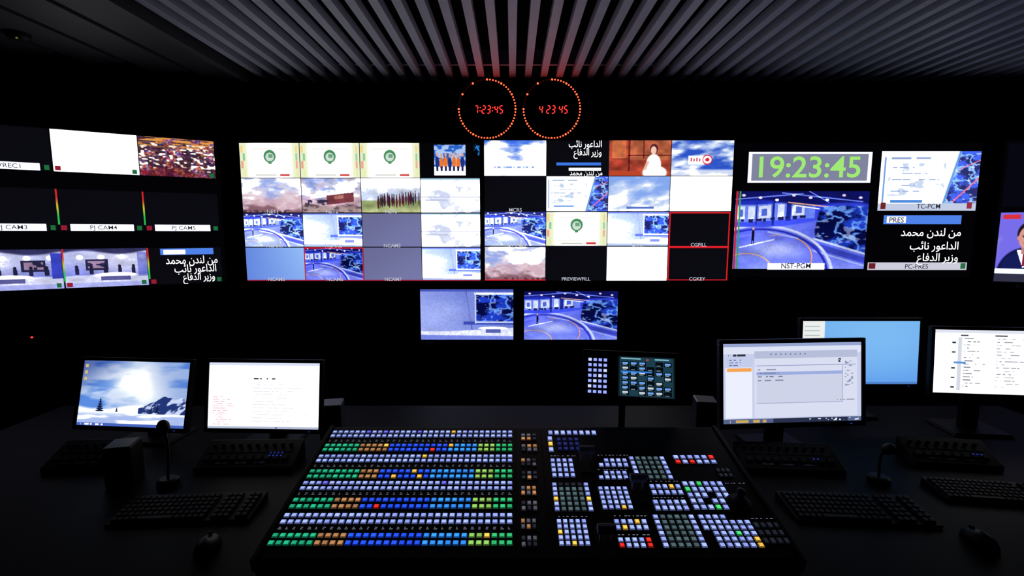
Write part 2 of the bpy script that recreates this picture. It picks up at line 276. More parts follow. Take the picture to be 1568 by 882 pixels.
def lstudio(U, V, s=0):
    c = mix(full(U, C(190, 195, 240)), C(130, 140, 225), ss(0.2, 0.7, V)); c = mix(c, C(225, 225, 255), el(U, V, 0.15 + 0.6 * s, 0.3, 0.35, 0.4, 0.9) * 0.8); c = mix(c, C(50, 50, 95), ss(0.13, 0.06, V + 0.05 * np.sin(U * 7)))
    for i in range(4): c = mix(c, C(255, 255, 255), el(U, V, 0.12 + 0.25 * i + s * 0.07, 0.22, 0.04, 0.06))
    c = mix(c, C(40, 40, 75), rc(U, V, 0.55 - s * 0.3, 0.28, 0.82 - s * 0.3, 0.56)); c = mix(c, C(160, 130, 165), rc(U, V, 0.58 - s * 0.3, 0.32, 0.79 - s * 0.3, 0.5) * (vn(U * 20, V * 12, 3) > 0.4))
    for i in range(5): x = 0.12 + i * 0.17; c = mix(c, C(35, 35, 70), rc(U, V, x, 0.50, x + 0.05, 0.66)); c = mix(c, C(30, 30, 60), el(U, V, x + 0.025, 0.47, 0.02, 0.05))
    c = mix(c, C(215, 218, 250), ss(0, 0.03, V - 0.66 - 0.05 * np.abs(U - 0.5))); c = mix(c, C(250, 250, 255), el(U, V, 0.4 + 0.2 * s, 0.69, 0.26, 0.06)); c = mix(c, C(90, 90, 150), rc(U, V, 0.22 + 0.2 * s, 0.72, 0.58 + 0.2 * s, 0.84)); c = mix(c, C(170, 175, 240), ss(0.86, 0.9, V))
    c = mix(c, C(60, 70, 200), rc(U, V, 0.88, 0.1, 1, 0.75) * (1 - 0.5 * s)); return grain(c, U, V, 0.2)
def snowwall(U, V):
    r = np.hypot((U - 0.55) * 1.1, (V - 0.30) * 0.9); c = mix(full(U, C(255, 255, 255)), C(90, 140, 225), ss(0.05, 0.55, r + 0.25 * (fbm(U * 4, V * 6, 91) - 0.5)))
    c = mix(c, C(240, 246, 255), ss(0.42, 0.62, fbm(U * 3 + V, V * 6, 90)) * 0.75); c = mix(c, C(25, 50, 130), ss(0.65, 0.0, U + V * 0.9) * 0.7); c = mix(c, C(60, 100, 190), ss(0.75, 1.1, U + 0.3 * (1 - V)) * 0.35)
    c = mix(c, C(238, 244, 255), ss(0, 0.05, V - 0.68 - 0.04 * np.sin(U * 8)))
    m = (V > 0.74 - 0.22 * ss(0.5, 0.8, U) * (0.5 + 0.7 * fbm(U * 9, U * 0, 2))) & (V < 0.80) & (U > 0.56)
    c = mix(c, mix(full(U, C(35, 55, 120)), C(205, 218, 250), ss(0.46, 0.58, fbm(U * 16 + V * 8, V * 10, 92))), m)
    for x, h in ((0.20, 0.22), (0.36, 0.08), (0.735, 0.14), (0.68, 0.10)): c = mix(c, C(25, 35, 75), ((np.abs(U - x) < 0.20 * (V - (0.78 - h)) * (0.7 + 0.3 * np.sin(V * 190))) & (V < 0.78)).astype(float))
    c = mix(c, C(170, 190, 240), ss(0.45, 0.6, fbm(U * 4, V * 16, 95)) * ss(0.78, 0.86, V)); c = mix(c, C(70, 100, 190), rc(U, V, 0, 0.955, 1, 1)); c = mix(c, C(235, 240, 255), (vn(U * 50, V * 0, 3) > 0.6) * rc(U, V, 0, 0.965, 0.3, 0.99))
    for i in range(3): c = mix(c, C(220, 190, 120), rc(U, V, 0.02, 0.06 + i * 0.10, 0.045, 0.11 + i * 0.10))
    return c
def doc(U, V):
    c = full(U, C(255, 255, 255)); c = mix(c, C(218, 226, 248), rc(U, V, 0, 0, 1, 0.045)); c = mix(c, C(250, 247, 246), rc(U, V, 0.03, 0.22, 0.97, 0.95))
    c = mix(c, C(60, 60, 70), rc(U, V, 0.40, 0.235, 0.60, 0.255) * (vn(U * 55, V * 0, 6) > 0.45))
    for i in range(13): c = mix(c, C(238, 175, 195), rc(U, V, 0.04, 0.52 + i * 0.034, 0.26 - 0.14 * hsh(i, 2, 1), 0.53 + i * 0.034) * (vn(U * 50, V * 0 + i, 6) > 0.4))
    for i in range(12): c = mix(c, C(222, 222, 232), rc(U, V, 0.4, 0.33 + i * 0.05, 0.6 + 0.3 * hsh(i, 4, 1), 0.342 + i * 0.05) * (vn(U * 50, V * 0 + i, 9) > 0.4))
    c = mix(c, C(180, 190, 215), rc(U, V, 0, 0.965, 1, 1)); c = mix(c, C(60, 80, 130), (vn(U * 60, V * 0, 3) > 0.7) * rc(U, V, 0.6, 0.975, 0.75, 0.99)); return c
def mail(U, V):
    c = full(U, C(200, 207, 236)); c = mix(c, C(150, 165, 208), rc(U, V, 0, 0, 1, 0.045)); c = mix(c, C(222, 227, 246), rc(U, V, 0.0, 0.045, 1, 0.13))
    c = mix(c, C(236, 240, 255), rc(U, V, 0.02, 0.17, 0.21, 0.93)); c = mix(c, C(196, 206, 236), rc(U, V, 0.02, 0.17, 0.21, 0.30))
    c = mix(c, C(245, 165, 85), rc(U, V, 0.03, 0.31, 0.205, 0.35)); c = mix(c, C(50, 50, 65), rc(U, V, 0.04, 0.135, 0.17, 0.16) * (vn(U * 60, V * 0, 2) > 0.3))
    for i in range(3): c = mix(c, C(90, 100, 160), rc(U, V, 0.045, 0.20 + i * 0.033, 0.13, 0.212 + i * 0.033) * (vn(U * 70, V * 0 + i, 6) > 0.3))
    c = mix(c, C(218, 222, 242), rc(U, V, 0.225, 0.10, 0.97, 0.93)); c = mix(c, C(182, 190, 218), rc(U, V, 0.225, 0.10, 0.97, 0.19))
    c = mix(c, C(140, 150, 195), rc(U, V, 0.24, 0.28, 0.96, 0.288)); c = mix(c, C(155, 172, 222), rc(U, V, 0.24, 0.36, 0.86, 0.40)); c = mix(c, C(206, 211, 233), rc(U, V, 0.24, 0.40, 0.86, 0.75)); c = mix(c, C(160, 168, 200), rc(U, V, 0.24, 0.75, 0.86, 0.757) + rc(U, V, 0.86, 0.29, 0.864, 0.757))
    for i in range(4): c = mix(c, C(120, 126, 160), rc(U, V, 0.25, 0.325 + i * 0.045, 0.44 - 0.1 * hsh(i, 1, 1), 0.337 + i * 0.045) * (vn(U * 70, V * 0 + i, 6) > 0.3))
    for i in range(8): c = mix(c, C(120, 130, 170), rc(U, V, 0.34 + i * 0.035, 0.13, 0.35 + i * 0.035, 0.153))
    c = mix(c, C(40, 40, 45), rc(U, V, 0.83, 0.20, 0.85, 0.25) * (vn(U * 99, V * 99, 1) > 0.4)); c = mix(c, C(150, 156, 185), rc(U, V, 0.88, 0.24, 0.94, 0.55) * (vn(U * 60, V * 50, 1) > 0.66))
    c = mix(c, C(110, 115, 140), rc(U, V, 0.8, 0.72, 0.95, 0.732) * (vn(U * 80, V * 0, 1) > 0.4))
    c = mix(c, C(85, 100, 140), rc(U, V, 0, 0.945, 1, 1)); c = mix(c, C(205, 170, 90), (vn(U * 40, V * 0, 3) > 0.55) * rc(U, V, 0.05, 0.955, 0.34, 0.99)); c = mix(c, C(30, 35, 60), rc(U, V, 0.36, 0.945, 0.9, 1) * 0.8)
    return mix(c, C(230, 235, 250), rc(U, V, 0.62, 0.955, 0.98, 0.985) * (vn(U * 70, V * 50, 1) > 0.6))
def windesk(U, V):
    c = mix(full(U, C(112, 176, 238)), C(92, 155, 235), V); c = mix(c, C(135, 196, 248), el(U, V, 0.65, 0.35, 0.5, 0.5, 0.9) * 0.6); c = mix(c, C(236, 240, 238), rc(U, V, 0, 0, 0.19, 0.97))
    for i in range(12): c = mix(c, C(170, 182, 185), rc(U, V, 0.02, 0.08 + i * 0.07, 0.15, 0.095 + i * 0.07))
    return mix(c, C(80, 130, 205), rc(U, V, 0.0, 0.965, 1, 1))
def listing(U, V):
    c = full(U, C(250, 251, 255)); c = mix(c, C(215, 219, 230), rc(U, V, 0.2, 0.12, 0.23, 0.95)); c = mix(c, C(222, 226, 238), rc(U, V, 0, 0, 1, 0.05))
    for i in range(16):
        y = 0.13 + i * 0.05
        c = mix(c, C(110, 110, 122), rc(U, V, 0.25, y, 0.32 + 0.12 * hsh(i, 3, 2), y + 0.014) * (vn(U * 60, V * 0 + i, 1) > 0.4)); c = mix(c, C(165, 165, 178), rc(U, V, 0.52, y, 0.58 + 0.2 * hsh(i, 1, 2), y + 0.014) * (vn(U * 60, V * 0 + i, 2) > 0.45))
    for i in (1, 4, 9, 12, 15): c = mix(c, C(40, 60, 70), rc(U, V, 0.15, 0.14 + i * 0.05, 0.18, 0.165 + i * 0.05))
    c = mix(c, C(90, 150, 220), rc(U, V, 0.17, 0.5, 0.27, 0.53)); c = mix(c, C(60, 60, 75), rc(U, V, 0.22, 0.08, 0.28, 0.10) + rc(U, V, 0.5, 0.08, 0.6, 0.10)); return c
def touch(U, V):
    c = full(U, C(16, 30, 40)); c = mix(c, C(28, 62, 76), rc(U, V, 0.03, 0.03, 0.97, 0.97)); c = mix(c, C(130, 185, 200), rc(U, V, 0.05, 0.04, 0.40, 0.07) + rc(U, V, 0.65, 0.05, 0.9, 0.08))
    for r in range(7):
        for k in range(6):
            x = 0.06 + k * 0.15; y = 0.13 + r * 0.12; h = hsh(r, k, 9)
            if h < 0.12: continue
            col = C(110, 165, 240) if h > 0.6 else (C(8, 14, 22) if h < 0.35 else C(200, 212, 225)); c = mix(c, C(4, 8, 12), rc(U, V, x, y, x + 0.135, y + 0.105)); c = mix(c, col, rc(U, V, x + 0.015, y + 0.015, x + 0.115, y + 0.065)); c = mix(c, C(150, 170, 185), rc(U, V, x + 0.02, y + 0.078, x + 0.09, y + 0.09))
    c = mix(c, C(50, 130, 230), rc(U, V, 0.05, 0.37, 0.6, 0.40)); c = mix(c, C(200, 60, 50), rc(U, V, 0.5, 0.06, 0.54, 0.1)); return c
def presenter(U, V):
    U0 = U; U = U + 0.12
    c = mix(full(U, C(235, 235, 255)), C(120, 110, 235), ss(0.15, 0.5, fbm(U * 3, V * 2, 7) + 0.25 * U)); c = mix(c, C(90, 60, 190), rc(U, V, 0.80, 0, 1.2, 0.7) * 0.6)
    c = mix(c, C(18, 24, 78), el(U, V, 0.46, 1.02, 0.33, 0.46, 0.03)); c = mix(c, C(22, 28, 90), el(U, V, 0.46, 0.84, 0.26, 0.20, 0.05))
    d = np.abs(U - 0.46)
    c = mix(c, C(235, 238, 255), (V > 0.60) & (V < 0.88) & (d < 0.09 * (0.9 - V) / 0.28)); c = mix(c, C(140, 30, 60), (V > 0.64) & (V < 0.86) & (d < 0.016))
    c = mix(c, C(195, 130, 125), rc(U, V, 0.415, 0.5, 0.505, 0.66)); c = mix(c, C(30, 22, 30), el(U, V, 0.46, 0.34, 0.112, 0.18, 0.05)); c = mix(c, C(220, 155, 145), el(U, V, 0.46, 0.40, 0.092, 0.17, 0.05))
    for e in (0.425, 0.495): c = mix(c, C(40, 25, 30), el(U, V, e, 0.385, 0.014, 0.012)); c = mix(c, C(50, 30, 35), rc(U, V, e - 0.02, 0.355, e + 0.02, 0.363)); c = mix(c, C(210, 145, 135), el(U, V, 0.46 + (e - 0.46) * 2.75, 0.41, 0.014, 0.035))
    c = mix(c, C(150, 70, 70), rc(U, V, 0.43, 0.475, 0.49, 0.487)); c = mix(c, C(190, 120, 115), rc(U, V, 0.453, 0.39, 0.467, 0.44))
    c = mix(c, C(220, 50, 60), rc(U0, V, 0.03, 0.03, 0.25, 0.10)); c = mix(c, C(230, 235, 255), rc(U0, V, 0.0, 0.90, 1, 1)); return c

class Canvas:
    def __init__(s, w, h, bg=C(3, 3, 6)):
        s.w, s.h = w, h; s.a = np.ones((h, w, 3)) * bg
        s.U, s.V = np.meshgrid((np.arange(w) + 0.5) / w, (np.arange(h) + 0.5) / h)
    def cell(s, x0, y0, x1, y1, fn):
        i0, i1 = max(0, int(round(x0 * s.w))), min(s.w, int(round(x1 * s.w))); j0, j1 = max(0, int(round(y0 * s.h))), min(s.h, int(round(y1 * s.h)))
        u = (s.U[j0:j1, i0:i1] - x0) / (x1 - x0); v = (s.V[j0:j1, i0:i1] - y0) / (y1 - y0); s.a[j0:j1, i0:i1] = np.clip(fn(u, v), 0, 1)
    def rect(s, x0, y0, x1, y1, col):
        s.cell(x0, y0, x1, y1, lambda U, V: full(U, col))
    def frame(s, x0, y0, x1, y1, t, col):
        a = s.h / s.w; s.rect(x0, y0, x1, y0 + t, col); s.rect(x0, y1 - t, x1, y1, col); s.rect(x0, y0, x0 + t * a, y1, col); s.rect(x1 - t * a, y0, x1, y1, col)
    def linear(s, gain):
        a = s.a; l = np.where(a <= 0.04045, a / 12.92, ((a + 0.055) / 1.055) ** 2.4)
        lum = a.min(axis=2); return l * (1 + (gain - 1) * ss(0.84, 1.0, lum))[..., None]

GAIN = 3.0
def screen_mesh(cv, w, h, gain=None):
    W, H = cv.w, cv.h; lin = cv.linear(gain or GAIN)
    xs = np.linspace(-w / 2, w / 2, W); zs = np.linspace(h / 2, -h / 2, H)
    X, Z = np.meshgrid(xs, zs); co = np.stack([X, np.zeros_like(X), Z], -1).reshape(-1, 3)
    i = np.arange((H - 1) * W).reshape(H - 1, W)[:, :-1].ravel()
    faces = np.stack([i, i + W, i + W + 1, i + 1], -1)
    me = bpy.data.meshes.new('screen'); me.vertices.add(len(co)); me.vertices.foreach_set('co', co.ravel().astype(np.float32))
    n = len(faces); me.loops.add(n * 4); me.loops.foreach_set('vertex_index', faces.ravel().astype(np.int32))
    me.polygons.add(n); me.polygons.foreach_set('loop_start', np.arange(0, n * 4, 4, dtype=np.int32))
    me.update(calc_edges=True)
    ca = me.color_attributes.new('Col', 'FLOAT_COLOR', 'POINT'); a = np.ones((W * H, 4), np.float32); a[:, :3] = lin.reshape(-1, 3); ca.data.foreach_set('color', a.ravel())
    me.materials.append(M_SCR); return me

# arabic shaping -> visual order
AR = {'ا': (0xFE8D, 0xFE8E, 0, 0), 'ب': (0xFE8F, 0xFE90, 0xFE91, 0xFE92), 'ح': (0xFEA1, 0xFEA2, 0xFEA3, 0xFEA4), 'د': (0xFEA9, 0xFEAA, 0, 0), 'ر': (0xFEAD, 0xFEAE, 0, 0),
      'ز': (0xFEAF, 0xFEB0, 0, 0), 'ع': (0xFEC9, 0xFECA, 0xFECB, 0xFECC), 'ف': (0xFED1, 0xFED2, 0xFED3, 0xFED4), 'ل': (0xFEDD, 0xFEDE, 0xFEDF, 0xFEE0),
      'م': (0xFEE1, 0xFEE2, 0xFEE3, 0xFEE4), 'ن': (0xFEE5, 0xFEE6, 0xFEE7, 0xFEE8), 'و': (0xFEED, 0xFEEE, 0, 0), 'ي': (0xFEF1, 0xFEF2, 0xFEF3, 0xFEF4), 'ئ': (0xFE89, 0xFE8A, 0xFE8B, 0xFE8C)}
def shape(t):
    o = []
    for i, ch in enumerate(t):
        if ch not in AR: o.append(ch); continue
        pr = i > 0 and t[i - 1] in AR and AR[t[i - 1]][2]; nx = i < len(t) - 1 and t[i + 1] in AR and AR[ch][2]
        f = AR[ch]; o.append(chr(f[3] if pr and nx else f[2] if nx else f[1] if pr else f[0]))
    return ''.join(reversed(o))
ARL = [shape('من لندن محمد'), shape('الداعور نائب'), shape('وزير الدفاع')]

# ------------------------------------------------------------------ monitors
def frameM(c, yaw, tilt):
    r = Vector((math.cos(yaw), math.sin(yaw), 0)); b = Vector((-math.sin(yaw), math.cos(yaw), 0)); up = b * math.sin(tilt) + Vector((0, 0, 1)) * math.cos(tilt)
    y = up.cross(r)
    M = Matrix((r, y, up)).transposed().to_4x4(); M.translation = c; return M
def fit(quad, Y, yaw=0, tilt=0):
    cx = sum(p[0] for p in quad) / 4; cy = sum(p[1] for p in quad) / 4; c = at_y(cx, cy, Y); M = frameM(c, yaw, tilt); N = M.to_3x3().col[1]; I = M.inverted()
    p = [I @ on_plane(a, b, c, N) for a, b in quad]
    w = (p[1].x - p[0].x + p[2].x - p[3].x) / 2; h = (p[0].z - p[3].z + p[1].z - p[2].z) / 2
    off = (p[0] + p[1] + p[2] + p[3]) / 4; M.translation = M @ off; return M, w, h
def panel(parent, ML, w, h, cv, bez, thick, labels=(), gain=None, housing=None):
    m = MB(); b = bez; hw, hh = w / 2, h / 2
    m.box(-hw - b * 0.9, hw + b * 0.9, 0.002, thick * 0.5, -hh - b * 0.9, hh + b * 0.9)
    m.box(-hw * 0.8, hw * 0.8, thick * 0.5, thick, -hh * 0.75, hh * 0.75)
    m.box(-hw - b, hw + b, -0.005, 0.012, hh, hh + b); m.box(-hw - b, hw + b, -0.005, 0.012, -hh - b * 1.25, -hh)
    m.box(-hw - b, -hw, -0.005, 0.012, -hh, hh); m.box(hw, hw + b, -0.005, 0.012, -hh, hh)
    m.obj('bezel_housing', housing or M_PLAS, parent, ML, bevel=0.0015)
    o = bpy.data.objects.new('screen', screen_mesh(cv, w, h, gain)); COL.objects.link(o); o.parent = parent; o.matrix_local = ML
    for L in labels:
        body, u, v, size, mt = L[:5]; bold = L[5] if len(L) > 5 else 0.0; sx = L[6] if len(L) > 6 else 1.0
        t = bpy.data.objects.new('caption', text_mesh(body, size * h, bold, sx)); COL.objects.link(t); t.data.materials.append(mt); t.parent = parent
        t.matrix_local = ML @ Matrix.Translation(((u - 0.5) * w, -0.0012, (0.5 - v) * h)) @ Matrix.Rotation(math.pi / 2, 4, 'X')
WALLY = 3.75
def wall_monitor(M, w, h, cv, bez=0.012, thick=0.06, labels=(), gap=0.15, name='wall_monitor', gain=None):
    e = empty(name, M); panel(e, Matrix.Identity(4), w, h, cv, bez, thick, labels, gain)
    m = MB(); m.box(-0.2 * w, 0.2 * w, thick, thick + 0.015, -0.3 * h, 0.3 * h); m.box(-0.15 * w, -0.10 * w, thick, gap - 0.001, -0.2 * h, 0.2 * h); m.box(0.10 * w, 0.15 * w, thick, gap - 0.001, -0.2 * h, 0.2 * h)
    m.obj('wall_bracket', M_METAL, e)
    sx = -0.40 * w
    m = MB(); m.box(sx - 0.035, sx + 0.035, -0.012, 0.03, -h / 2 - bez * 1.25 - 0.022, -h / 2 - bez * 1.2); m.obj('sensor_pod', M_GREY, e, bevel=0.003); return e

def grid4(cv, rows):
    for r, row in enumerate(rows):
        for k, fn in enumerate(row):
            cv.cell(k / 4, r / 4, (k + 1) / 4, (r + 1) / 4, fn)
    for i in range(1, 4):
        cv.rect(0, i / 4 - 0.004, 1, i / 4 + 0.003, C(20, 22, 35)); cv.rect(i / 4 - 0.002, 0, i / 4 + 0.002, 1, C(20, 22, 35))
BLK = flat(C(10, 10, 16))
GRY = flat(C(106, 108, 150))
RED = C(225, 30, 40)
def lab(t, k, r, v=0.96, size=0.037): return (t, (k + 0.5) / 4, (r + v) / 4, size, M_TXTL, 0.010)
WR, HR = 620, 349
# main left multiviewer
cv = Canvas(WR, HR)
grid4(cv, [[logo, logo, logo, people], [lambda U, V: smoke(U, V, 1), wreck, field, whiteb], [studio_b, studio2_b, GRY, whiteb], [lblue, studio, GRY, studio2_b]])
cv.frame(0.25, 0.752, 0.5, 0.998, 0.006, RED); cv.rect(0.0, 0.99, 1, 1, C(150, 30, 60))
M, w, h = fit([(366, 221), (734, 217), (736, 430), (379, 430)], 3.6)
wall_monitor(M, w, h, cv, labels=[lab('NCAM1', 0, 2), lab('NCAM2', 1, 2), lab('NCAM3', 2, 2), lab('NCAM5', 0, 3), lab('NCAM6', 1, 3), lab('NCAM7', 2, 3), lab('NET1', 0, 1), lab('NET2', 1, 1), lab('NET3', 2, 1)])
# main right multiviewer
cv = Canvas(WR, HR)
grid4(cv, [[swirl, BLK, orange, swirl_logo], [BLK, newsmap, snowy, white], [studio_b, logo, studio2_b, BLK], [lambda U, V: smoke(U, V, 14), BLK, white, BLK]])
cv.rect(0.29, 0.155, 0.47, 0.175, C(60, 120, 230)); cv.rect(0.34, 0.192, 0.47, 0.212, C(240, 245, 255))
cv.frame(0.752, 0.505, 0.998, 0.755, 0.008, RED); cv.frame(0.752, 0.755, 0.998, 0.998, 0.008, RED); cv.rect(0.0, 0.992, 0.25, 1, RED)
AL = [(ARL[1], 0.405, 0.028, 0.062, M_TXTW, 0.01, 0.8), (ARL[2], 0.415, 0.085, 0.062, M_TXTW, 0.01, 0.8), (ARL[0], 0.41, 0.228, 0.05, M_TXTW, 0.01, 0.8)]
M, w, h = fit([(742, 216), (1120, 214), (1118, 429), (742, 430)], 3.6)
wall_monitor(M, w, h, cv, labels=AL + [lab('MCRS', 0, 1), lab('PREVIEWFILL', 1, 3), lab('CGFILL', 3, 2), lab('CGKEY', 3, 3), lab('NST-PGM', 0, 2), lab('GFX1', 2, 2)])
# right wing multiviewer (programme / clock)
cv = Canvas(WR, HR)
def X3(px): return (px - 1121) / (1500 - 1121.0)
def Y3(py): return (py - 219) / (424 - 219.0)
cv.cell(X3(1125), Y3(292), X3(1332), Y3(411), studio); cv.rect(X3(1180), Y3(402), X3(1270), Y3(412), C(225, 228, 245))
cv.rect(X3(1126), Y3(292), X3(1129), Y3(411), C(200, 40, 50)); cv.rect(X3(1131), Y3(292), X3(1133), Y3(411), C(60, 160, 90))
cv.rect(X3(1142), Y3(233), X3(1331), Y3(279), C(225, 228, 245)); cv.rect(X3(1147), Y3(236), X3(1326), Y3(276), C(128, 132, 158))
cv.cell(X3(1346), Y3(232), X3(1498), Y3(321), newsmap); cv.rect(X3(1346), Y3(310), X3(1498), Y3(321), C(195, 205, 230)); cv.rect(X3(1350), Y3(309), X3(1358), Y3(319), C(110, 40, 40)); cv.rect(X3(1484), Y3(308), X3(1492), Y3(318), C(150, 50, 70))
cv.rect(X3(1357), Y3(328), X3(1478), Y3(342), C(80, 130, 235)); cv.rect(X3(1362), Y3(330), X3(1392), Y3(340), C(225, 230, 250))
cv.rect(X3(1338), Y3(401), X3(1494), Y3(413), C(205, 205, 220)); cv.rect(X3(1340), Y3(402), X3(1350), Y3(411), C(110, 30, 40)); cv.rect(X3(1484), Y3(402), X3(1492), Y3(411), C(40, 110, 70))
M, w, h = fit([(1125, 219), (1503, 218), (1487, 424), (1119, 424)], 3.6)
wall_monitor(M, w, h, cv, labels=[('19:23:45', X3(1233), Y3(257), 0.215, M_GRN, 0.012, 1.10), ('NST-PGM', X3(1225), Y3(407), 0.055, M_TXTD, 0.006), ('TC-PCM', X3(1425), Y3(315), 0.05, M_TXTD, 0.006), ('PRES', X3(1377), Y3(336), 0.055, M_TXTD, 0.006),
     (ARL[0], X3(1433), Y3(355), 0.082, M_TXTW, 0.01, 0.95), (ARL[1], X3(1440), Y3(376), 0.082, M_TXTW, 0.01, 0.95), (ARL[2], X3(1447), Y3(394), 0.082, M_TXTW, 0.01, 0.95), ('PC-PRES', X3(1415), Y3(408), 0.05, M_TXTD, 0.006)])
# left wing multiviewer
LA = math.radians(29.2); ld = Vector((math.cos(LA), math.sin(LA), 0))
cv = Canvas(WR, HR)
H3 = [(0.005, 0.26), (0.37, 0.63), (0.745, 0.995)]
LC = Vector((-2.10, 3.55, 1.765)) - ld * 0.905
cw = 0.2445
def lx(k): return 1 - (4 - k) * cw - 0.01
for r, row in enumerate([[BLK, BLK, white, crowd], [BLK, BLK, BLK, BLK], [lambda U, V: lstudio(U, V, 0), lambda U, V: lstudio(U, V, 0), lambda U, V: lstudio(U, V, 1), BLK]]):
    y0, y1 = H3[r]
    for k, fn in enumerate(row):
        cv.cell(lx(k), y0, lx(k + 1) - 0.004, y1, fn)
        lw = (r < 2 and not (r == 0 and k > 1))
        if lw: cv.rect(lx(k) + 0.03, y1 - 0.042, lx(k + 1) - 0.035, y1, C(232, 235, 250))
        cv.rect(lx(k) + 0.004, y1 - 0.035, lx(k) + 0.02, y1 - 0.006, C(150, 30, 50)); cv.rect(lx(k + 1) - 0.024, y1 - 0.035, lx(k + 1) - 0.01, y1 - 0.006, C(30, 110, 60))
        if r == 1 or (r == 2 and k > 1):
            cv.cell(lx(k) - 0.002, y0, lx(k) + 0.003, y1 - 0.04, lambda U, V: mix(mix(full(U, C(210, 40, 40)), C(200, 200, 50), ss(0.2, 0.5, V)), C(40, 190, 80), ss(0.5, 0.8, V)))
cv.rect(lx(3) + 0.04, 0.752, lx(4) - 0.03, 0.795, C(80, 130, 235)); cv.rect(lx(3) + 0.05, 0.758, lx(3) + 0.12, 0.79, C(225, 230, 250))
LL = [(ARL[0], lx(3.58), 0.835, 0.075, M_TXTW, 0.01, 0.7), (ARL[1], lx(3.62), 0.895, 0.075, M_TXTW, 0.01, 0.7), (ARL[2], lx(3.66), 0.955, 0.068, M_TXTW, 0.01, 0.7)]
for r, k, t in ((0, 1, 'STVREC1'), (1, 1, 'PJ CAM3'), (1, 2, 'PJ CAM4'), (1, 3, 'PJ CAM5'), (0, 0, 'STVREC0')): LL.append((t, lx(k + 0.5), H3[r][1] - 0.02, 0.038, M_TXTD, 0.003))
wall_monitor(frameM(LC, LA, 0), 1.80, 1.01, cv, labels=LL)
# far right wing multiviewer
RA = -LA; rd = Vector((math.cos(RA), math.sin(RA), 0))
cv = Canvas(520, 292)
for i, f in enumerate((presenter, studio2, newsmap, lblue)): cv.cell(0.012 + i * 0.245, 0.50, 0.25 + i * 0.245, 0.94, f); cv.rect(0.012 + i * 0.245, 0.93, 0.25 + i * 0.245, 0.99, C(50, 50, 72))
cv.rect(0.012, 0.02, 0.32, 0.46, C(6, 7, 16)); cv.rect(0.35, 0.02, 0.98, 0.46, C(8, 10, 24))
RC = Vector((3.50, 3.55, 1.765)) + rd * 0.92
wall_monitor(frameM(RC, RA, 0), 1.80, 1.01, cv)
# small wall monitors
cv = Canvas(260, 146); cv.cell(0, 0, 1, 1, studio2)
M, w, h = fit([(643, 443), (786, 443), (786, 520), (645, 520)], 3.6); wall_monitor(M, w, h, cv, 0.014, 0.05, name='small_wall_monitor')
cv = Canvas(260, 146); cv.cell(0, 0, 1, 1, studio)
M, w, h = fit([(802, 446), (946, 446), (945, 520), (803, 520)], 3.6); wall_monitor(M, w, h, cv, 0.014, 0.05, name='small_wall_monitor')

# ------------------------------------------------------------------ LED clocks
SEG = {'0': 'abcdef', '1': 'bc', '2': 'abged', '3': 'abgcd', '4': 'fgbc', '5': 'afgcd', '6': 'afgedc', '7': 'abc', '8': 'abcdefg', '9': 'abcdfg'}
def seg7(m, s, x, z, w, h, t, y, slant=0.10):
    P = {'a': (0, h, w, h), 'b': (w, h, w, h / 2), 'c': (w, h / 2, w, 0), 'd': (0, 0, w, 0), 'e': (0, 0, 0, h / 2), 'f': (0, h / 2, 0, h), 'g': (0, h / 2, w, h / 2)}
    for ch in SEG[s]:
        x0, z0, x1, z1 = P[ch]; g = t * 0.55
        if z0 == z1: q = [(x0 + g, z0 - t / 2), (x1 - g, z0 - t / 2), (x1 - g, z0 + t / 2), (x0 + g, z0 + t / 2)]
        else:
            lo, hi = min(z0, z1) + g, max(z0, z1) - g; q = [(x0 - t / 2, lo), (x0 + t / 2, lo), (x0 + t / 2, hi), (x0 - t / 2, hi)]
        m.add([(x + a + slant * b, y, z + b) for a, b in q], [(0, 1, 2, 3)])
def led_clock(cx, cy, text):
    c = at_y(cx, cy, 3.62); e = empty('digital_wall_clock', c); R = 0.205
    m = MB(); m.tube([(0, 0.129, 0), (0, 0.05, 0)], 0.12, 40); m.tube([(0, 0.05, 0), (0, 0.008, 0), (0, 0, 0)], [0.232, 0.232, 0.226], 64); m.obj('round_housing', M_PLAS, e)
    a, b, s = MB(), MB(), MB()
    for i in range(60):
        lit = i <= 45 or i in (50, 55); t = math.radians(90 - i * 6); r = 0.0064 if i % 5 else 0.0082
        mm = a if lit else b; p = (math.cos(t) * R, 0, math.sin(t) * R); mm.tube([(p[0], 0.001, p[2]), (p[0], -0.004, p[2])], [r, r * 0.8], 8)
    a.obj('seconds_leds', M_ORG, e); b.obj('unlit_leds', M_REDDIM, e)
    x = -0.092; z0 = -0.030
    for ch in text:
        if ch == ':':
            for zz in (0.014, 0.036): s.add([(x - 0.001 + zz * 0.1, -0.002, z0 + zz), (x + 0.006 + zz * 0.1, -0.002, z0 + zz), (x + 0.006 + zz * 0.1, -0.002, z0 + zz + 0.007), (x - 0.001 + zz * 0.1, -0.002, z0 + zz + 0.007)], [(0, 1, 2, 3)])
            x += 0.017
        elif ch == ' ': x += 0.017
        else: seg7(s, ch, x, z0, 0.021, 0.052, 0.0068, -0.002); x += 0.0365
    s.obj('red_digits', M_RED, e)
    l = bpy.data.lights.new('led_glow', 'AREA'); l.shape = 'DISK'; l.size = 0.4; l.energy = 0.5; l.color = (1, 0.07, 0.06); lo = bpy.data.objects.new('led_glow', l); COL.objects.link(lo); lo.parent = e
    lo.location = (0, -0.015, 0); lo.rotation_euler = (math.radians(-92), 0, 0)
led_clock(746, 167, '7:23:45'); led_clock(845, 167, '4 23 45')

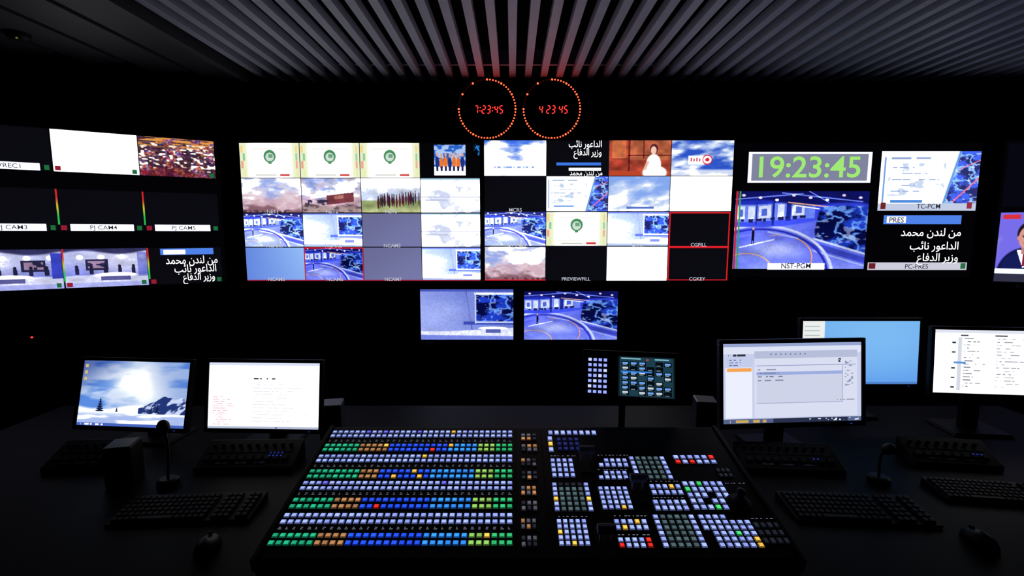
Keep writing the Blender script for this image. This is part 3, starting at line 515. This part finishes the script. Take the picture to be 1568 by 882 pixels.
# ------------------------------------------------------------------ room shell
def slab(name, x0, x1, y0, y1, z0, z1, m):
    b = MB(); b.box(x0, x1, y0, y1, z0, z1); return b.obj(name, m)
YB = -2.5; HC = 2.78
Lc = Vector((-2.04, WALLY, 0)); Lf = Lc - ld * 2.6; Rc = Vector((3.45, WALLY, 0)); Rf = Rc + rd * 2.3
slab('floor', Lf.x - 0.1, Rf.x + 0.1, YB - 0.1, WALLY + 0.1, -0.1, 0, M_FLOOR)
slab('ceiling', Lf.x - 0.1, Rf.x + 0.1, YB - 0.1, WALLY + 0.1, HC + 0.10, HC + 0.2, M_CEIL)
slab('wall_back', Lc.x, Rc.x, WALLY, WALLY + 0.1, 0, HC + 0.1, M_WALL)
slab('wall_front', Lf.x, Rf.x, YB - 0.1, YB, 0, HC + 0.1, M_WALL)
slab('wall_left', Lf.x - 0.1, Lf.x, YB, Lf.y, 0, HC + 0.1, M_WALL); slab('wall_right', Rf.x, Rf.x + 0.1, YB, Rf.y, 0, HC + 0.1, M_WALL)
NL = Vector((-math.sin(LA), math.cos(LA), 0))
def wedge(name, a, b, nrm):
    m = MB(); c = b + nrm * 0.1; d = a + nrm * 0.1; m.add([(*p[:2], z) for z in (0, HC + 0.1) for p in (a, b, c, d)], [(3, 2, 1, 0), (4, 5, 6, 7), (0, 1, 5, 4), (1, 2, 6, 5), (2, 3, 7, 6), (3, 0, 4, 7)]); m.obj(name, M_WALL)
wedge('wall_left_wing', Lf, Lc, NL); wedge('wall_right_wing', Rc, Rf, Vector((math.sin(LA), math.cos(LA), 0)))
m = MB(); x = -1.812
while x < 4.4:
    yb = min(WALLY - 0.02, WALLY - 0.02 - max(0, x - 3.4) * 0.56)
    m.prism([(YB + 0.05, HC - 0.05), (yb, HC - 0.05), (yb, HC), (YB + 0.05, HC)], x, x + 0.046); x += 0.112
for yy in (-1.5, -0.2, 1.1, 2.4, 3.5): m.box(-1.81, 4.2 if yy < 3 else 3.4, yy, yy + 0.03, HC, HC + 0.1)
m.obj('ceiling_baffle_slats', M_SLAT)
m = MB(); x = -1.88
m.box(-1.90, -1.85, YB + 0.02, WALLY - 0.02, HC - 0.10, HC + 0.1)
while x > -4.0:
    yb = WALLY - 0.03 if x - 0.3 > -2.0 else WALLY - 0.05 - (-2.0 - (x - 0.3)) * 0.56
    m.box(x - 0.28, x - 0.02, YB + 0.02, yb, HC - 0.07, HC - 0.04); x -= 0.30
m.box(-4.2, -1.9, YB + 0.05, 2.3, HC - 0.04, HC + 0.1)
m.obj('ceiling_soffit', M_SOFF)

# ------------------------------------------------------------------ desk
DZ = 0.74
e = empty('control_desk', Vector((0, 1.6, 0)))
m = MB(); m.box(-2.3, 2.5, -0.78, 0.80, DZ - 0.04, DZ); m.obj('desktop', M_DESK, e, bevel=0.006)
m = MB()
for x in (-2.25, -0.78, 0.86, 2.42): m.box(x, x + 0.04, -0.70, 0.76, 0, DZ - 0.04)
m.box(-2.21, 2.42, 0.66, 0.68, 0.1, DZ - 0.04); m.obj('panel_legs', M_PLAS, e)
m = MB(); m.box(-2.3, 2.5, -0.80, -0.78, DZ - 0.045, DZ - 0.002); m.obj('edge_trim', M_PLAS2, e, bevel=0.004)

def desk_monitor(quad, Y, yaw, tilt, cv, bez=0.014, name='desktop_monitor', gain=None, housing=None):
    M, w, h = fit(quad, Y, yaw, tilt); c = M.translation; back = Vector((-math.sin(yaw), math.cos(yaw), 0)); bp = c + back * 0.10; bp.z = DZ
    P = Matrix.Translation(bp) @ Matrix.Rotation(yaw, 4, 'Z'); e = empty(name, P); panel(e, P.inverted() @ M, w, h, cv, bez, 0.04, gain=gain, housing=housing)
    cz = c.z - DZ
    m = MB(); m.box(-0.12, 0.12, -0.10, 0.09, 0.0005, 0.014, tx=0.008, ty=0.008); m.box(-0.035, 0.035, -0.015, 0.015, 0.014, cz); m.box(-0.05, 0.05, -0.075, 0.0, cz - 0.05, cz + 0.05)
    m.obj('stand', M_PLAS, e, bevel=0.003)
    m = MB(); m.box(-0.004 + w * 0.42, 0.004 + w * 0.42, -0.0065, -0.005, -h / 2 - bez * 0.7, -h / 2 - bez * 0.5); m.obj('power_led', M_BLUELED, e, P.inverted() @ M); return e
rad = math.radians
cv = Canvas(320, 200); cv.cell(0, 0, 1, 1, snowwall); desk_monitor([(131, 551), (291, 556), (283, 656), (116, 651)], 1.92, rad(-5), rad(14), cv, gain=1.5)
cv = Canvas(320, 200); cv.cell(0, 0, 1, 1, doc); desk_monitor([(321, 554), (490, 557), (488, 659), (318, 654)], 1.92, rad(-2), rad(9), cv, gain=1.3)
cv = Canvas(400, 230); cv.cell(0, 0, 1, 1, mail); desk_monitor([(1109, 527), (1321, 523), (1316, 644), (1105, 649)], 1.84, rad(4), rad(6), cv, 0.016, housing=M_SILV, gain=1)
cv = Canvas(240, 135); cv.cell(0, 0, 1, 1, windesk); desk_monitor([(1229, 491), (1409, 492), (1404, 588), (1226, 588)], 2.2, rad(0), rad(3), cv, gain=1)
cv = Canvas(320, 190); cv.cell(0, 0, 1, 1, listing); desk_monitor([(1432, 503), (1622, 509), (1612, 607), (1427, 600)], 2.0, rad(-6), rad(4), cv, gain=1.2)

# ------------------------------------------------------------------ switcher console
TI = rad(12.0); CO = Vector((0, 1.15, 0.803)); CM = Matrix.Translation(CO) @ Matrix.Rotation(TI, 4, 'X'); CN = CM.to_3x3().col[2]; CI = CM.inverted()
def cl(px, py): p = CI @ on_plane(px, py, CO, CN); return p.x, p.y
con = empty('vision_mixer_console', CM)
yf = cl(784, 862)[1]; yb = cl(784, 654)[1]; xl = cl(386, 860)[0]; xr = cl(1233, 862)[0]
def wl(y, z): p = CI @ Vector((0, y, z)); return (p.y, p.z)
fw = CM @ Vector((0, yf, 0)); bw = CM @ Vector((0, yb, 0))
m = MB(); m.prism([wl(fw.y + 0.02, DZ + 0.001), (yf, -0.022), (yf, -0.004), (yf + 0.006, 0), (yb, 0), (yb + 0.01, -0.01), wl(bw.y, DZ + 0.001)], xl, xr); m.obj('body', M_CONS, con, bevel=0.003)
m = MB()
xm = cl(790, 750)[0]; xq = cl(836, 750)[0]
for a, b in ((xl + 0.012, xm - 0.003), (xm + 0.003, xq - 0.003), (xq + 0.003, xr - 0.012)): m.box(a, b, yf + 0.012, yb - 0.012, 0, 0.0025)
m.box(xl - 0.004, xl + 0.008, yf, yb, -0.03, 0.008); m.box(xr - 0.008, xr + 0.004, yf, yb, -0.03, 0.008)
m.obj('face_plates', M_PLAS, con, bevel=0.001)
keys = MB(); rims = MB()
def lin(c): return tuple(((x / 255) / 12.92 if x / 255 <= 0.04045 else ((x / 255 + 0.055) / 1.055) ** 2.4) for x in c)
def key(x, y, sx, sy, col, hgt=0.006):
    k = random.uniform(0.7, 1.15); c = tuple(v * k for v in lin(col))
    keys.cur = tuple(v * 0.16 for v in c); keys.box(x - sx / 2, x + sx / 2, y - sy / 2, y + sy / 2, 0.0025, hgt, tx=sx * 0.06, ty=sy * 0.06)
    ax = sx * 0.38; ay = sy * 0.38; keys.cur = c; keys.add([(x - ax, y - ay, hgt + 0.0003), (x + ax, y - ay, hgt + 0.0003), (x + ax, y + ay, hgt + 0.0003), (x - ax, y + ay, hgt + 0.0003)], [(0, 1, 2, 3)])
WB = (152, 170, 255); GR = (30, 168, 122); TA = (168, 118, 76); BL = (36, 82, 255); LBc = (50, 145, 255); YG = (140, 192, 90); GN = (45, 178, 108); RE = (250, 45, 40); AM = (255, 195, 80); DB = (24, 34, 90); GG = (72, 92, 98); DG = (28, 31, 40); VI = (110, 105, 250)
xL = cl(410, 832)[0]; xR = cl(786, 832)[0]; NC = 32; pitch = (xR - xL) / NC
def bank(ys_w, ys_c, ylab, seed):
    rnd = random.Random(seed)
    dy = abs(cl(600, ys_w[0])[1] - cl(600, ys_w[1])[1])
    ed = [0.20 + rnd.uniform(-0.03, 0.04), 0.30 + rnd.uniform(-0.02, 0.02), 0.62 + rnd.uniform(-0.04, 0.02), 0.79, 0.90]
    for ri, py in enumerate(ys_w):
        y = cl(600, py)[1]
        for i in range(NC):
            c = WB if rnd.random() > 0.04 else rnd.choice([AM, VI, VI]); key(xL + (i + 0.5) * pitch, y, pitch * 0.78, min(dy * 0.76, 0.0135), c)
    dc = abs(cl(600, ys_c[0])[1] - cl(600, ys_c[1])[1])
    for ri, py in enumerate(ys_c):
        y = cl(600, py)[1]
        for i in range(NC):
            f = i / NC; c = GR if f < ed[0] else TA if f < ed[1] else BL if f < ed[2] else LBc if f < ed[3] else YG if f < ed[4] else GN
            if rnd.random() < 0.015: c = rnd.choice([AM, RE])
            key(xL + (i + 0.5) * pitch, y, pitch * 0.80, min(dc * 0.76, 0.0145), c)
    y = cl(600, ylab)[1]
    for i in range(NC): rims.box(xL + (i + 0.28) * pitch, xL + (i + 0.28 + rnd.uniform(0.2, 0.5)) * pitch, y - 0.001, y + 0.001, 0.0025, 0.003)
    for i in range(NC): rims.box(xL + (i + 0.3) * pitch, xL + (i + 0.3 + rnd.uniform(0.1, 0.4)) * pitch, y + 0.005, y + 0.0065, 0.0025, 0.003)
bank((663, 669), (683.5, 690), 676.5, 1); bank((700, 706.8), (723, 731), 715, 2); bank((741, 749), (767, 777), 758, 3); bank((790.5, 800.5), (821.5, 833), 811, 4)
def cluster(x0, y0, x1, y1, nx, ny, fn, s=0.74):
    ym = (y0 + y1) / 2; a = cl(x0, ym)[0]; b = cl(x1, ym)[0]; c = cl(784, y1)[1]; d = cl(784, y0)[1]; px = (b - a) / nx; py = (d - c) / ny
    for i in range(nx):
        for j in range(ny):
            col = fn(i, j)
            if col: key(a + (i + 0.5) * px, d - (j + 0.5) * py, px * s, py * s, col)
def W(i, j): return WB if random.random() > 0.06 else AM
for (y0, y1) in ((665, 693), (703, 736), (745, 784), (795, 840)):
    cluster(797, y0, 823, y1, 3, 5, lambda i, j: None if j == 2 else (TA if random.random() < 0.22 else (78, 78, 90) if random.random() < 0.55 else DG))
cluster(838, 660, 914, 668, 8, 1, W); cluster(838, 669, 848, 694, 1, 3, W); cluster(852, 671, 888, 692, 4, 3, lambda i, j: DB)
cluster(843, 703, 880, 733, 4, 4, W); 
for a in (0, 1): cluster(915, 703 + a * 19, 962, 717 + a * 19, 5, 2, lambda i, j: WB if (i + j) % 6 else None)
cluster(967, 700, 1025, 736, 6, 5, lambda i, j: WB if i in (0, 5) else GG); cluster(1031, 698, 1096, 712, 6, 2, lambda i, j: RE if random.random() < 0.3 else WB)
cluster(846, 740, 906, 785, 6, 6, lambda i, j: (WB if j != 3 else AM) if i in (0, 5) else (GG if j else DG)); cluster(918, 746, 966, 782, 5, 5, W)
cluster(995, 742, 1045, 760, 5, 2, W); cluster(1000, 766, 1054, 784, 5, 2, W); cluster(1052, 738, 1118, 783, 6, 5, lambda i, j: (70, 220, 120) if (i + 2 * j) % 9 == 2 else WB if (i * j) % 7 != 6 else None)
cluster(853, 796, 902, 838, 5, 5, W); cluster(940, 796, 993, 814, 5, 2, W); cluster(946, 824, 1000, 841, 5, 2, lambda i, j: RE if i == 4 or (i == 0 and j) else WB)
cluster(1006, 789, 1074, 841, 6, 6, lambda i, j: WB if i in (0, 5) else GG); cluster(1078, 789, 1158, 841, 7, 6, lambda i, j: (AM if j > 3 and i in (0, 6) else (70, 210, 120) if (i, j) == (4, 3) else WB) if not (i == 0 and j > 2) and not (j < 1 and i > 3) else None)
cluster(1160, 800, 1202, 836, 4, 3, lambda i, j: DG); cluster(1098, 718, 1120, 733, 3, 2, lambda i, j: DG)
keys.obj('illuminated_keys', M_KEY, con, col=True)
M_PRINT = emat('panel_print', (0.5, 0.55, 0.7), 0.35)
rn = random.Random(9)
for (x0, y, x1) in ((915, 698, 960), (995, 738, 1040), (940, 791, 990), (1110, 741, 1140), (946, 820, 1000), (855, 792, 900), (1000, 763, 1050), (1150, 795, 1180), (843, 699, 880), (915, 720, 960)):
    a = cl(x0, y); b = cl(x1, y); x = a[0]
    while x < b[0]: ww = rn.uniform(0.003, 0.008); rims.box(x, x + ww, a[1] - 0.001, a[1] + 0.001, 0.0025, 0.003); x += ww + rn.uniform(0.003, 0.012)
rims.obj('panel_legends', M_PRINT, con)
def tbar(px, py, nm):
    x, y = cl(px, py); m = MB(); m.box(x - 0.022, x + 0.022, y - 0.055, y + 0.055, 0.0025, 0.006); m.obj(nm + '_slot_plate', M_PLAS2, con, bevel=0.001)
    m = MB()
    for s in (-1, 1): m.box(x + s * 0.015 - 0.002, x + s * 0.015 + 0.002, y - 0.007, y + 0.007, 0.006, 0.045)
    m.prism([(y - 0.011, 0.040), (y - 0.013, 0.052), (y - 0.006, 0.062), (y + 0.006, 0.062), (y + 0.012, 0.052), (y + 0.010, 0.040)], x - 0.024, x + 0.024); m.obj(nm + '_handle', M_GREY, con, bevel=0.002)
tbar(897, 708, 'fader_bar_a'); tbar(975, 752, 'fader_bar_b'); tbar(927, 832, 'fader_bar_c')
x, y = cl(1131, 772); m = MB(); m.tube([(x, y, 0.0025), (x, y, 0.008), (x, y, 0.009)], [0.034, 0.034, 0.030], 32); m.tube([(x, y, 0.009), (x, y, 0.016), (x, y, 0.030), (x, y, 0.034), (x, y, 0.045), (x, y, 0.050), (x, y, 0.053)], [0.024, 0.020, 0.008, 0.010, 0.013, 0.011, 0.004], 24); m.obj('joystick', M_PLAS2, con, smooth=True)

# touch panel with key block on an arm
M, w, h = fit([(897, 536), (1038, 546), (1036, 618), (892, 607)], 1.86, rad(-10), rad(18)); c = M.translation
base = Vector((c.x, c.y + 0.12, DZ)); e = empty('touchscreen_control_panel', base); TP = Matrix.Translation(-base) @ M
m = MB(); m.box(-w / 2 - 0.006, w / 2 + 0.006, 0.0, 0.028, -h / 2 - 0.008, h / 2 + 0.008); m.obj('panel_housing', M_PLAS2, e, TP, bevel=0.004)
cv = Canvas(200, 150); cv.cell(0, 0, 1, 1, touch); o = bpy.data.objects.new('screen', screen_mesh(cv, w * 0.60, h * 0.86, 1.0)); COL.objects.link(o); o.parent = e; o.matrix_local = TP @ Matrix.Translation((w * 0.175, -0.0015, 0))
k2 = MB()
for i in range(4):
    for j in range(7):
        k2.cur = lin((140, 155, 240) if (i + j) % 5 else (190, 195, 240)); x0 = -w * 0.455 + i * w * 0.056; z0 = h * 0.36 - j * h * 0.115; k2.box(x0, x0 + w * 0.036, -0.005, 0.0, z0 - h * 0.062, z0)
k2.obj('lit_keys', M_KEY, e, TP, col=True)
m = MB(); m.box(-0.09, 0.09, -0.08, 0.08, 0.0005, 0.012); m.tube([(0, 0, 0.012), (0, 0, c.z - DZ - 0.02)], 0.014); m.tube([(0, 0, c.z - DZ - 0.03), (0, -0.09, c.z - DZ)], 0.012); m.obj('support_arm', M_PLAS2, e)

# ------------------------------------------------------------------ desk accessories
def keyboard(px, py, w, d, yaw, keycol=M_PLAS2):
    p = at_z(px, py, DZ); P = Matrix.Translation(p) @ Matrix.Rotation(yaw, 4, 'Z'); e = empty('computer_keyboard', P)
    m = MB(); m.prism([(-d / 2, 0.0008), (-d / 2, 0.010), (d / 2, 0.024), (d / 2, 0.0008)], -w / 2, w / 2); m.obj('base', M_PLAS, e, bevel=0.002)
    m = MB(); m.T = Matrix.Translation((0, 0, 0.017)) @ Matrix.Rotation(math.atan2(0.014, d), 4, 'X'); nx = 22; px_ = (w - 0.02) / nx; py_ = (d - 0.02) / 6
    for i in range(nx):
        if i in (15, 19): continue
        for j in range(6):
            if j == 0 and 4 <= i <= 9: continue
            x = -w / 2 + 0.01 + i * px_; y = -d / 2 + 0.01 + j * py_; m.box(x, x + px_ * 0.86, y, y + py_ * 0.84, 0, 0.008, tx=0.002, ty=0.002)
    m.box(-w / 2 + 0.01 + 4 * px_, -w / 2 + 0.01 + 10 * px_ - 0.003, -d / 2 + 0.01, -d / 2 + 0.01 + py_ * 0.84, 0, 0.008, tx=0.002, ty=0.002); m.obj('keycaps', keycol, e)
keyboard(1308, 784, 0.42, 0.15, rad(-4)); keyboard(292, 784, 0.42, 0.14, rad(4)); keyboard(1530, 760, 0.40, 0.13, rad(-8))
def mouse(px, py, yaw):
    p = at_z(px, py, DZ); e = empty('computer_mouse', Matrix.Translation(p) @ Matrix.Rotation(yaw, 4, 'Z')); m = MB(); vs = []; n = 20; L = 7
    for j in range(L):
        f = j / (L - 1) * math.pi / 2
        for k in range(n):
            t = 2 * math.pi * k / n; vs.append((0.032 * math.cos(t) * math.cos(f) ** 0.6 * (1 + 0.08 * math.sin(t)), 0.056 * math.sin(t) * math.cos(f) ** 0.6, 0.001 + 0.034 * math.sin(f) * (1 - 0.15 * math.sin(t))))
    fs = [(j * n + k, j * n + (k + 1) % n, (j + 1) * n + (k + 1) % n, (j + 1) * n + k) for j in range(L - 1) for k in range(n)] + [tuple(range(n - 1, -1, -1))]
    m.add(vs, fs); m.obj('shell', M_PLAS, e, smooth=True)
    m = MB(); m.tube([(-0.003, 0.03, 0.028), (0.003, 0.03, 0.028)], 0.008, 16); m.obj('scroll_wheel', M_PLAS2, e)
mouse(1500, 832, rad(-5)); mouse(318, 842, rad(15))
def goose(bx, by, hx, hy, Y):
    p = at_z(bx, by, DZ); e = empty('gooseneck_microphone', p); q = at_y(hx, hy, p.y - 0.03) - p
    m = MB(); m.tube([(0, 0, 0.0008), (0, 0, 0.02), (0, 0, 0.025)], [0.035, 0.035, 0.025], 24); m.obj('base', M_PLAS, e)
    pts = [Vector((0, 0, 0.02)).lerp(q, t) + Vector((0, 0.01, 0.02)) * math.sin(t * math.pi) for t in [i / 10 for i in range(11)]]
    m = MB(); m.tube(pts, 0.0045, 10); m.obj('gooseneck', M_METAL, e, smooth=True)
    d = (pts[-1] - pts[-2]).normalized(); m = MB(); m.tube([q + d * (s) for s in (-0.005, 0.0, 0.012, 0.03, 0.042, 0.048)], [0.008, 0.014, 0.019, 0.019, 0.013, 0.004], 16); m.obj('foam_head', M_PLAS2, e, smooth=True)
goose(258, 742, 252, 660, 0); goose(1345, 738, 1356, 690, 0)
def intercom(px, py, w, d, yaw, leds, seed):
    p = at_z(px, py, DZ); P = Matrix.Translation(p) @ Matrix.Rotation(yaw, 4, 'Z'); e = empty('intercom_panel', P); r = random.Random(seed)
    m = MB(); m.prism([(-d / 2, 0.0008), (-d / 2, 0.022), (d / 2, 0.075), (d / 2, 0.0008)], -w / 2, w / 2); m.obj('body', M_PLAS, e, bevel=0.003)
    a = math.atan2(0.053, d); T = Matrix.Translation((0, 0, 0.0485)) @ Matrix.Rotation(a, 4, 'X')
    m = MB(); m.T = T; n = int(w / 0.036)
    for i in range(n):
        x = -w / 2 + 0.02 + i * (w - 0.04) / n; m.box(x, x + 0.022, -d * 0.30, -d * 0.12, 0, 0.009, tx=0.002, ty=0.002); m.box(x, x + 0.026, d * 0.02, d * 0.12, 0, 0.002)
        m.tube([(x + 0.012, d * 0.28, 0), (x + 0.012, d * 0.28, 0.014)], [0.007, 0.006], 12)
    m.obj('switches_and_knobs', M_PLAS2, e)
    m = MB(); m.T = T
    for i in range(leds): 
        x = w * 0.22 + (i % 4) * 0.014; y = -d * 0.2 + (i // 4) * 0.014; m.box(x, x + 0.005, y, y + 0.005, 0.009, 0.011)
    if leds: m.obj('indicator_lights', M_BLUELED, e)
    m = MB(); m.T = T
    for i in range(3): m.box(-w * 0.3 + i * w * 0.2, -w * 0.3 + i * w * 0.2 + 0.04, -d * 0.40, -d * 0.34, 0.0, 0.002)
    m.obj('label_strips', M_GREY, e)
intercom(385, 712, 0.36, 0.13, rad(2), 8, 1); intercom(140, 712, 0.26, 0.13, rad(4), 0, 2); intercom(1205, 716, 0.36, 0.12, rad(-4), 2, 3); intercom(1450, 708, 0.30, 0.12, rad(-8), 3, 4)
def speaker(px, py, s, yaw, mt):
    p = at_z(px, py, DZ); e = empty('desktop_speaker', Matrix.Translation(p) @ Matrix.Rotation(yaw, 4, 'Z')); m = MB(); m.box(-0.05 * s, 0.05 * s, -0.05 * s, 0.06 * s, 0.0008, 0.17 * s); m.obj('cabinet', mt, e, bevel=0.006)
    m = MB(); 
    for z, r in ((0.06, 0.036), (0.125, 0.02)): m.tube([(0, -0.049 * s, z * s), (0, -0.054 * s, z * s), (0, -0.052 * s, z * s), (0, -0.05 * s, z * s)], [r * s, r * s * 0.95, r * s * 0.8, r * s * 0.3], 28)
    m.obj('drivers', M_PLAS, e, smooth=False)
speaker(510, 668, 0.9, rad(10), M_SILV); speaker(1078, 662, 0.9, rad(-10), M_SILV); speaker(192, 738, 0.85, rad(15), M_PLAS)
# wall box with a red standby light
p = on_plane(52, 515, Lc, NL); Mw = frameM(p, LA, 0); e = empty('wall_intercom_box', Mw)
m = MB(); m.box(-0.06, 0.06, -0.035, -0.001, -0.12, 0.05); m.obj('box', M_PLAS2, e, bevel=0.004)
m = MB(); m.tube([(0, -0.034, 0), (0, -0.039, 0)], 0.006, 12); m.obj('standby_led', M_RED, e)
m = MB(); 
for i in range(5): m.box(-0.035, 0.035, -0.037, -0.035, -0.03 - i * 0.014, -0.024 - i * 0.014)
m.obj('speaker_grille', M_PLAS, e)
# small smoke detector on soffit with a standby light
pc = at_z(210, 125, HC - 0.07)
e = empty('smoke_detector', Vector((pc.x, min(pc.y, 2.8), HC - 0.071))); m = MB(); m.tube([(0, 0, 0), (0, 0, -0.02), (0, 0, -0.035)], [0.055, 0.052, 0.035], 28); m.obj('housing', M_PLAS2, e); m = MB(); m.tube([(0.02, -0.03, -0.028), (0.02, -0.03, -0.036)], 0.005, 10); m.obj('status_led', M_YEL, e)
# ------------------------------------------------------------------ world
w = bpy.data.worlds.new('world'); SC.world = w; w.use_nodes = True; w.node_tree.nodes['Background'].inputs[0].default_value = (0.01, 0.012, 0.02, 1); w.node_tree.nodes['Background'].inputs[1].default_value = 0.2
print('OK')
